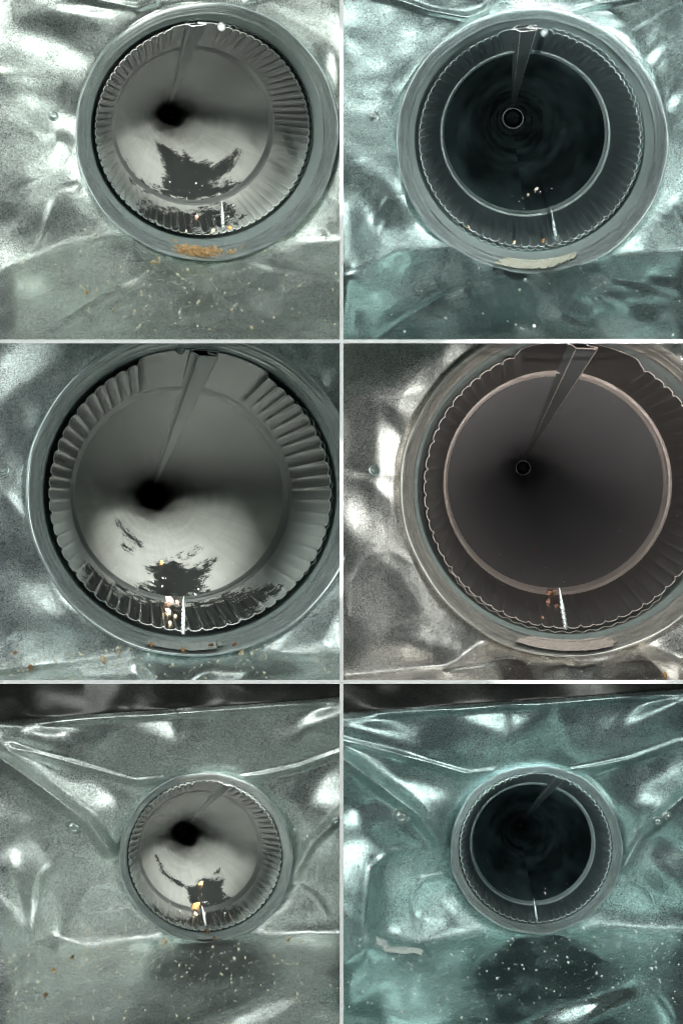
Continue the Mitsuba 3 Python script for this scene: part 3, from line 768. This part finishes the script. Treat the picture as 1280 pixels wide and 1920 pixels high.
for i, u, v, r in ((0, 409, 37, 8), (1, 388, 41, 7.5), (2, 332, 17, 9)):
    c = CELLS[i]
    p, n, d = on_collar(c, u, v, 3)
    p = p + np.array([0, .03 * D, 0])
    k = r * U * d
    n = np.array([n[0] * .5, -1, n[2] * .5]) / np.linalg.norm([n[0] * .5, -1, n[2] * .5])
    prof = [(k * .9, -.9 * k), (k, 0), (k * .95, .3 * k), (k * .7, .55 * k), (k * .4, .66 * k), (.001 * k, .7 * k)]
    vv, ff = lathe(p, n, prof, 24)
    shape(f'duct_boot{NAMES[i]}__screw_head', vv, ff, 'dull_metal', smooth=60)

# sharp ends of the screws that come up through the pipes
for i, (tu, tv, bu, bv, r) in enumerate([(414, 374, 419, 428, 5), (397, 389, 402, 444, 5), (341, 484, 343, 548, 6), (413, 468, 419, 540, 7), (377, 423, 386, 458, 3.6), (362, 409, 366, 446, 3.6)]):
    c = CELLS[i]
    p, n, d = on_pipe(c, bu, bv)
    L = math.hypot(tu - bu, tv - bv) * U * d * 1.04
    tipx = P(c['ox'] + tu, c['oy'] + tv, d)
    n = (tipx - p) / np.linalg.norm(tipx - p)
    n = n + np.array([0, .25, 0])
    n /= np.linalg.norm(n)
    k = .72 * r * U * d
    zs = np.linspace(-.1, 1, 70)
    rad = k * np.clip((1 - zs) / .55, 0, 1) ** .8
    prof = np.stack([rad + 1e-7, zs * L], 1)
    pitch = L / 8
    vv, ff = lathe(p, n, prof, 20, twist=lambda z, a: .74 + .34 * (1 - np.abs(2 * ((z / pitch - a / (2 * np.pi)) % 1) - 1)) ** 2)
    shape(f'round_duct{NAMES[i]}__screw_tip', vv, ff, 'rivet_zinc', smooth=50)

# second wavy edge: the liner that the crimped end sits in
for i, (a0, a1) in {0: (.12, 2.3), 1: (.1, 3.9), 2: (.85, 2.2), 3: (2.4, 4.1), 4: (-1.7, 2.0), 5: (-2.2, 2.2)}.items():
    c = CELLS[i]
    phi = np.linspace(a0, a1, 900)
    d = c['dc'] + .004
    w = np.arcsin(.97 * np.sin(phi * c['ncr'] + 2.4)) / 1.32
    R = c['Rp'] * .986 + (5.0 if i < 4 else 3.2) * c['dc'] * (1 + .5 * np.sin(phi * 1.7 + i)) * np.minimum(1, 6 * np.minimum(phi - a0, a1 - phi) + .25) + .7 * c['amp'] * c['dc'] * w
    v = np.concatenate([on_axis(c, phi, d + 0 * phi, R), on_axis(c, phi, d - .002 + 0 * phi, R + .7 * c['dc']), on_axis(c, phi, d + 0 * phi, R + 1.5 * c['dc']), on_axis(c, phi, d + .008 + 0 * phi, R + 1.5 * c['dc'])])
    shape(f'duct_boot{NAMES[i]}__liner_edge', v, grid_faces(4, len(phi)), 'bare_metal_warm' if i == 3 else 'bare_metal', smooth=40)


def patch(key, c, polys, bsdf, surf, res=1.3, rag=4.0, stretch=(.06, .25), seed=0, holes=.0):
    """A thin film on a surface: the cells of a grid that fall in a ragged outline; surf(u, v) -> point lifted off the surface."""
    poly = shapely.union_all([Polygon(p).buffer(0) for p in polys])
    x0, y0, x1, y1 = poly.bounds
    U_, V_ = np.meshgrid(np.arange(x0 - 6, x1 + 6, res), np.arange(y0 - 6, y1 + 6, res), indexing='ij')
    pts = shapely.points(U_, V_)
    sd = np.where(shapely.contains(poly, pts), 1, -1) * shapely.distance(poly.boundary, pts)
    nz = meshkit.fbm(np.stack([U_ * stretch[0], V_ * stretch[1], 0 * U_ + seed * 7.1], -1), 4, seed) - .5
    nz2 = meshkit.fbm(np.stack([U_ * .5, V_ * .5, 0 * U_ + 3], -1), 2, seed + 5)
    on = (sd + nz * 2 * rag * 2 > 0) & (nz2 > holes + .36 * np.exp(-np.maximum(sd, 0) / 5))
    q = np.full(U_.shape + (3,), np.nan)
    idx = np.argwhere(on | np.roll(on, 1, 0) | np.roll(on, 1, 1) | np.roll(np.roll(on, 1, 0), 1, 1))
    q[idx[:, 0], idx[:, 1]] = surf(U_[idx[:, 0], idx[:, 1]], V_[idx[:, 0], idx[:, 1]])
    n, m = U_.shape
    f = grid_faces(n, m)
    keep = on.reshape(-1)[f].mean(1) > .6
    f = f[keep]
    f = f[~np.isnan(q.reshape(-1, 3)[f]).any((1, 2))]
    ids, inv = np.unique(f, return_inverse=True)
    shape(key, q.reshape(-1, 3)[ids], inv.reshape(-1, 3), bsdf, smooth=True)


# sealant and dried residue on the bottom of the collars
for i, poly, m in ((0, [(326, 458), (345, 448), (400, 452), (440, 450), (430, 458), (380, 462), (345, 464)], 'sealant_grey'),
                   (1, [(282, 492), (318, 476), (392, 478), (402, 470), (440, 470), (436, 488), (400, 502), (350, 510), (310, 506)], 'sealant_cream'),
                   (2, [(264, 568), (285, 556), (345, 562), (395, 558), (424, 570), (390, 586), (345, 592), (300, 584)], 'sealant_grey'),
                   (3, [(310, 574), (330, 556), (400, 550), (475, 553), (520, 560), (500, 582), (430, 596), (370, 593), (325, 584)], 'sealant_pink'),
                   (4, [(360, 484), (372, 476), (400, 476), (412, 482), (390, 488)], 'sealant_grey')):
    c = CELLS[i]
    lift = lambda u, v: 1.0 + 1.6 * meshkit.noise(np.stack([u * .12, v * .2, 0 * u + 2.0], -1))
    patch(f'duct_boot{NAMES[i]}__dried_sealant', c, [poly], m, lambda u, v: on_collar(c, u, v, lift(u, v))[0] + np.array([0, -.0008, 0]), rag=3.5, seed=i + 20, stretch=(.1, .2), holes=.12)
c = CELLS[5]
patch('duct_boot_005__dried_sealant', c, [[(60, 474), (78, 482), (92, 496), (120, 498), (150, 498), (156, 504), (148, 511), (110, 511), (84, 506), (64, 488)]], 'sealant_grey',
      lambda u, v: on_panel(c, u, v, 1.0 + .5 * np.sin(u * .2))[0], rag=2.2, seed=41)


# crumbs one can pick out; where: f = on the sheet, p = in the pipe, k = on the collar
CRUMBS = {0: [(432, 431, 6, 'orange', 'p', 'orange crumb caught on the crimped edge of the pipe above the orange pile'), (369, 409, 4.5, 'pink', 'p', 'pale pink crumb in the pipe left of the screw tip, top left boot'),
              (400, 436, 4.5, 'tan', 'p', 'tan crumb on the crimped edge between the orange pile and the screw'), (348, 440, 3.5, 'tan', 'p', 'tan crumb on the crimped edge left above the orange pile'),
              (288, 493, 7, 'tan', 'f', 'long tan crumb on the sheet left below the orange pile'), (298, 486, 5, 'tan', 'f', 'tan flake beside the long tan crumb left of the orange pile'),
              (162, 549, 4, 'orange', 'f', 'small orange crumb alone on the left of the top left floor'), (212, 581, 4, 'tan', 'f', 'tan crumb in the dark middle of the top left floor'),
              (472, 615, 4.5, 'tan', 'f', 'tan crumb low on the right of the top left floor'), (435, 581, 4, 'tan', 'f', 'cream crumb right of centre on the top left floor')],
          1: [(322, 460, 6, 'tan', 'p', 'cream crumb on the crimped edge above the cream smear'), (379, 455, 4.5, 'orange', 'p', 'orange crumb on the crimped edge above the cream smear'),
              (366, 356, 5, 'tan', 'p', 'larger pale fleck inside the black pipe of the top right boot'), (350, 366, 4, 'tan', 'p', 'smaller pale fleck inside the black pipe of the top right boot'), (234, 432, 4.5, 'tan', 'p', 'white crumb on the lower left crimped edge, top right boot')],
          2: [(318, 489, 10, 'pink', 'p', 'pinkish brown lump on the bead left of the screw, middle left pipe'), (332, 492, 6, 'pink', 'p', 'brown scrap between lump and screw, middle left pipe'), (315, 510, 7, 'tan', 'p', 'yellow crumb just below the lump in the middle left pipe'),
              (329, 519, 5, 'tan', 'p', 'cream crumb beside the screw of the middle left pipe'), (318, 533, 4.5, 'tan', 'p', 'lowest cream crumb under the lump, middle left pipe'), (303, 416, 5, 'orange', 'p', 'yellow crumb far inside the lit middle left pipe'),
              (194, 598, 9, 'tan', 'f', 'largest cream crumb on the floor of the middle left boot'), (283, 572, 6, 'orange', 'k', 'yellow crumb on the grey residue at the left of the rim'), (440, 570, 5, 'brown', 'k', 'brown crumb alone on the right of the middle left rim'),
              (395, 573, 6, 'brown', 'k', 'brown crumb at the right end of the grey residue'), (342, 588, 5, 'orange', 'k', 'yellow crumb at the lowest point of the middle left rim'), (57, 613, 6, 'brown', 'f', 'brown crumb at the far left of the middle left floor'), (452, 584, 6, 'tan', 'f', 'white crumb under the right of the middle left rim'),
              (222, 583, 5, 'tan', 'f', 'white crumb right above the largest cream crumb'), (28, 584, 4, 'brown', 'f', 'small brown crumb on the left wall of the middle left boot')],
          3: [(393, 475, 11, 'pink', 'p', 'pinkish lump on the bead left of the screw, middle right pipe'), (387, 494, 7, 'pink', 'p', 'pale orange crumb below the lump in the middle right pipe'), (404, 501, 6, 'pink', 'p', 'pinkish crumb beside the screw of the middle right pipe'),
              (375, 524, 5, 'pink', 'p', 'lowest pinkish crumb under the lump, middle right pipe'), (363, 393, 5, 'pink', 'p', 'single pale pink fleck inside the charcoal pipe'), (606, 627, 6, 'orange', 'f', 'orange crumb at the bottom right of the middle right boot')],
          4: [(367, 424, 10, 'rust', 'p', 'orange lump left of the screw in the bottom left pipe'), (376, 379, 5, 'orange', 'p', 'small orange crumb deep in the bottom left pipe'), (367, 437, 6, 'tan', 'p', 'pale crumb under the orange lump'),
              (388, 466, 6, 'brown', 'k', 'brown crumb on the rim under the screw, bottom left boot'), (308, 486, 6, 'tan', 'f', 'cream crumb left below the bottom left rim'), (85, 587, 5, 'brown', 'f', 'dark brown crumb at the left of the bottom left floor'),
              (135, 516, 4.5, 'brown', 'f', 'brown crumb at the left end of the wall and floor fold'), (100, 541, 5, 'orange', 'f', 'orange crumb near the left of the bottom left floor'), (540, 483, 4.5, 'tan', 'f', 'cream crumb right of the bottom left rim'), (401, 481, 4.5, 'brown', 'k', 'brown crumb at the bottom of the bottom left rim')],
          5: []}
for i, items in CRUMBS.items():
    for u, v, size, kind, where, label in items:
        p, n, d = {'f': on_panel, 'p': on_pipe, 'k': on_collar}[where](CELLS[i], u, v, size * .3)
        key = numbered('crumb')
        vv, ff = lump(p, size * .5 * U * d * 1.5, int(u * 7 + v))
        shape(key, vv, ff, f'crumb_{kind}', smooth=25)
        labels[key] = {'label': label, 'category': 'crumb', 'group': 'loose crumbs'}


def scatter(key, items, bsdf, label, base=ICO0):
    vs, fs, n = [], [], 0
    kinds = [lump(np.zeros(3), 1.0, s, .8, base) for s in range(24)]
    for p, size, seed in items:
        v, f = kinds[seed % 24]
        v = v * size + p
        vs.append(v)
        fs.append(f + n)
        n += len(v)
    shape(key, np.vstack(vs), np.vstack(fs), bsdf, smooth=False)
    labels[key] = {'label': label, 'category': 'grit', 'kind': 'stuff'}


c = CELLS[0]
pile = []
for k in range(210):
    core = k < 160
    u = float(np.clip(rng.normal(372, 19), 326, 470)) if core else rng.uniform(322, 468)
    edge = 483 - ((u - 385) / 85) ** 2 * 22
    v = edge - (rng.uniform(2, 15) if core else rng.uniform(2, 9))
    p, n, d = on_collar(c, u, v, rng.uniform(.5, 8.5) if core else 1.0)
    pile.append((p, rng.uniform(1.6, 4.4) * (1 if core else .7) * U * d, k))
scatter('crumb_pile', pile, 'crumb_gold', 'heap of orange brown crumbs on the bottom of the top left rim', ICO0.subdivide())


def floor_ok(c, u, v):
    return math.hypot(u - c['c0'][0], (v - c['c0'][1]) / ASP) > c['r'] + 6 and 2 < u < 634 and v < 634


GRIT = {0: (800, 'fine pale grit over the floor of the top left boot'), 1: (160, 'sparse pale grit on the dark floor of the top right boot'), 2: (500, 'fine pale grit along the bottom of the middle left boot'), 3: (120, 'sparse pale grit under the warm rim'),
        4: (900, 'fine pale grit strewn over the bottom left floor'), 5: (600, 'fine white specks over the bottom right floor')}
for i, (num, label) in GRIT.items():
    c = CELLS[i]
    fl = np.array(BOOT[i]['floor'], float)
    items = []
    while len(items) < num:
        u = rng.uniform(0, 636)
        top = np.interp(u, fl[:, 0], fl[:, 1])
        v = top - 25 + (660 - top) * rng.uniform() ** (1.3 if i != 4 else 1.0)
        if rng.uniform() < .35 and i in (0, 4):
            u, v = rng.normal(250 if i == 0 else 190, 90), rng.normal(545 if i == 0 else 505, 30)
        if not floor_ok(c, u, v):
            continue
        size = min(3.2, .65 + rng.exponential(.5))
        p, n, d = on_panel(c, u, v, size * .3)
        items.append((p, size * U * d, len(items) % 97))
    scatter(numbered('grit'), items, 'dust_tan' if i in (0, 2, 4) else 'dust_white', label)
    items = []
    for k in range(40 if i != 3 else 25):
        a = rng.normal(math.pi, .45)
        d = rng.uniform(c['dc'] + .01, c['db'] * 1.3)
        R = float(pipe_R(c, np.array([wrapd(a)]), np.array([d]))[0])
        items.append((on_axis(c, np.array([a]), np.array([d]), np.array([R - .5]))[0], min(2.0, .5 + rng.exponential(.4)) * U * d, k))
    scatter(numbered('grit'), items, 'dust_white', f'few pale specks on the bottom of the {WHERE[i]} pipe')

LOOK = ['grey-green metal with an orange crumb pile on the rim', 'teal metal with a cream smear on the rim', 'grey metal seen close, floor strewn with pale grit', 'warm brownish metal with a pink smear on the rim',
        'grey-green metal seen whole, scattered crumbs on its floor', 'teal metal seen whole, bare floor with a pale smear']
INSIDE = ['round duct, lower half lit, over the orange crumb pile', 'round duct, black inside with a far bright coupling, over the cream smear', 'large round duct with notched crimped end, lower half lit grey',
          'large round duct with notched crimped end, charcoal black inside, in warm metal', 'small round duct, lower half lit, with an orange crumb beside its screw', 'small round duct, blue-black inside, in teal metal']
for c in CELLS:
    i = c['n']
    labels['duct_boot' + NAMES[i]] = {'label': f'galvanised duct boot, {LOOK[i]} ({WHERE[i]})', 'category': 'duct boot', 'group': 'galvanised duct boots'}
    labels['round_duct' + NAMES[i]] = {'label': INSIDE[i], 'category': 'duct', 'group': 'crimped round ducts'}
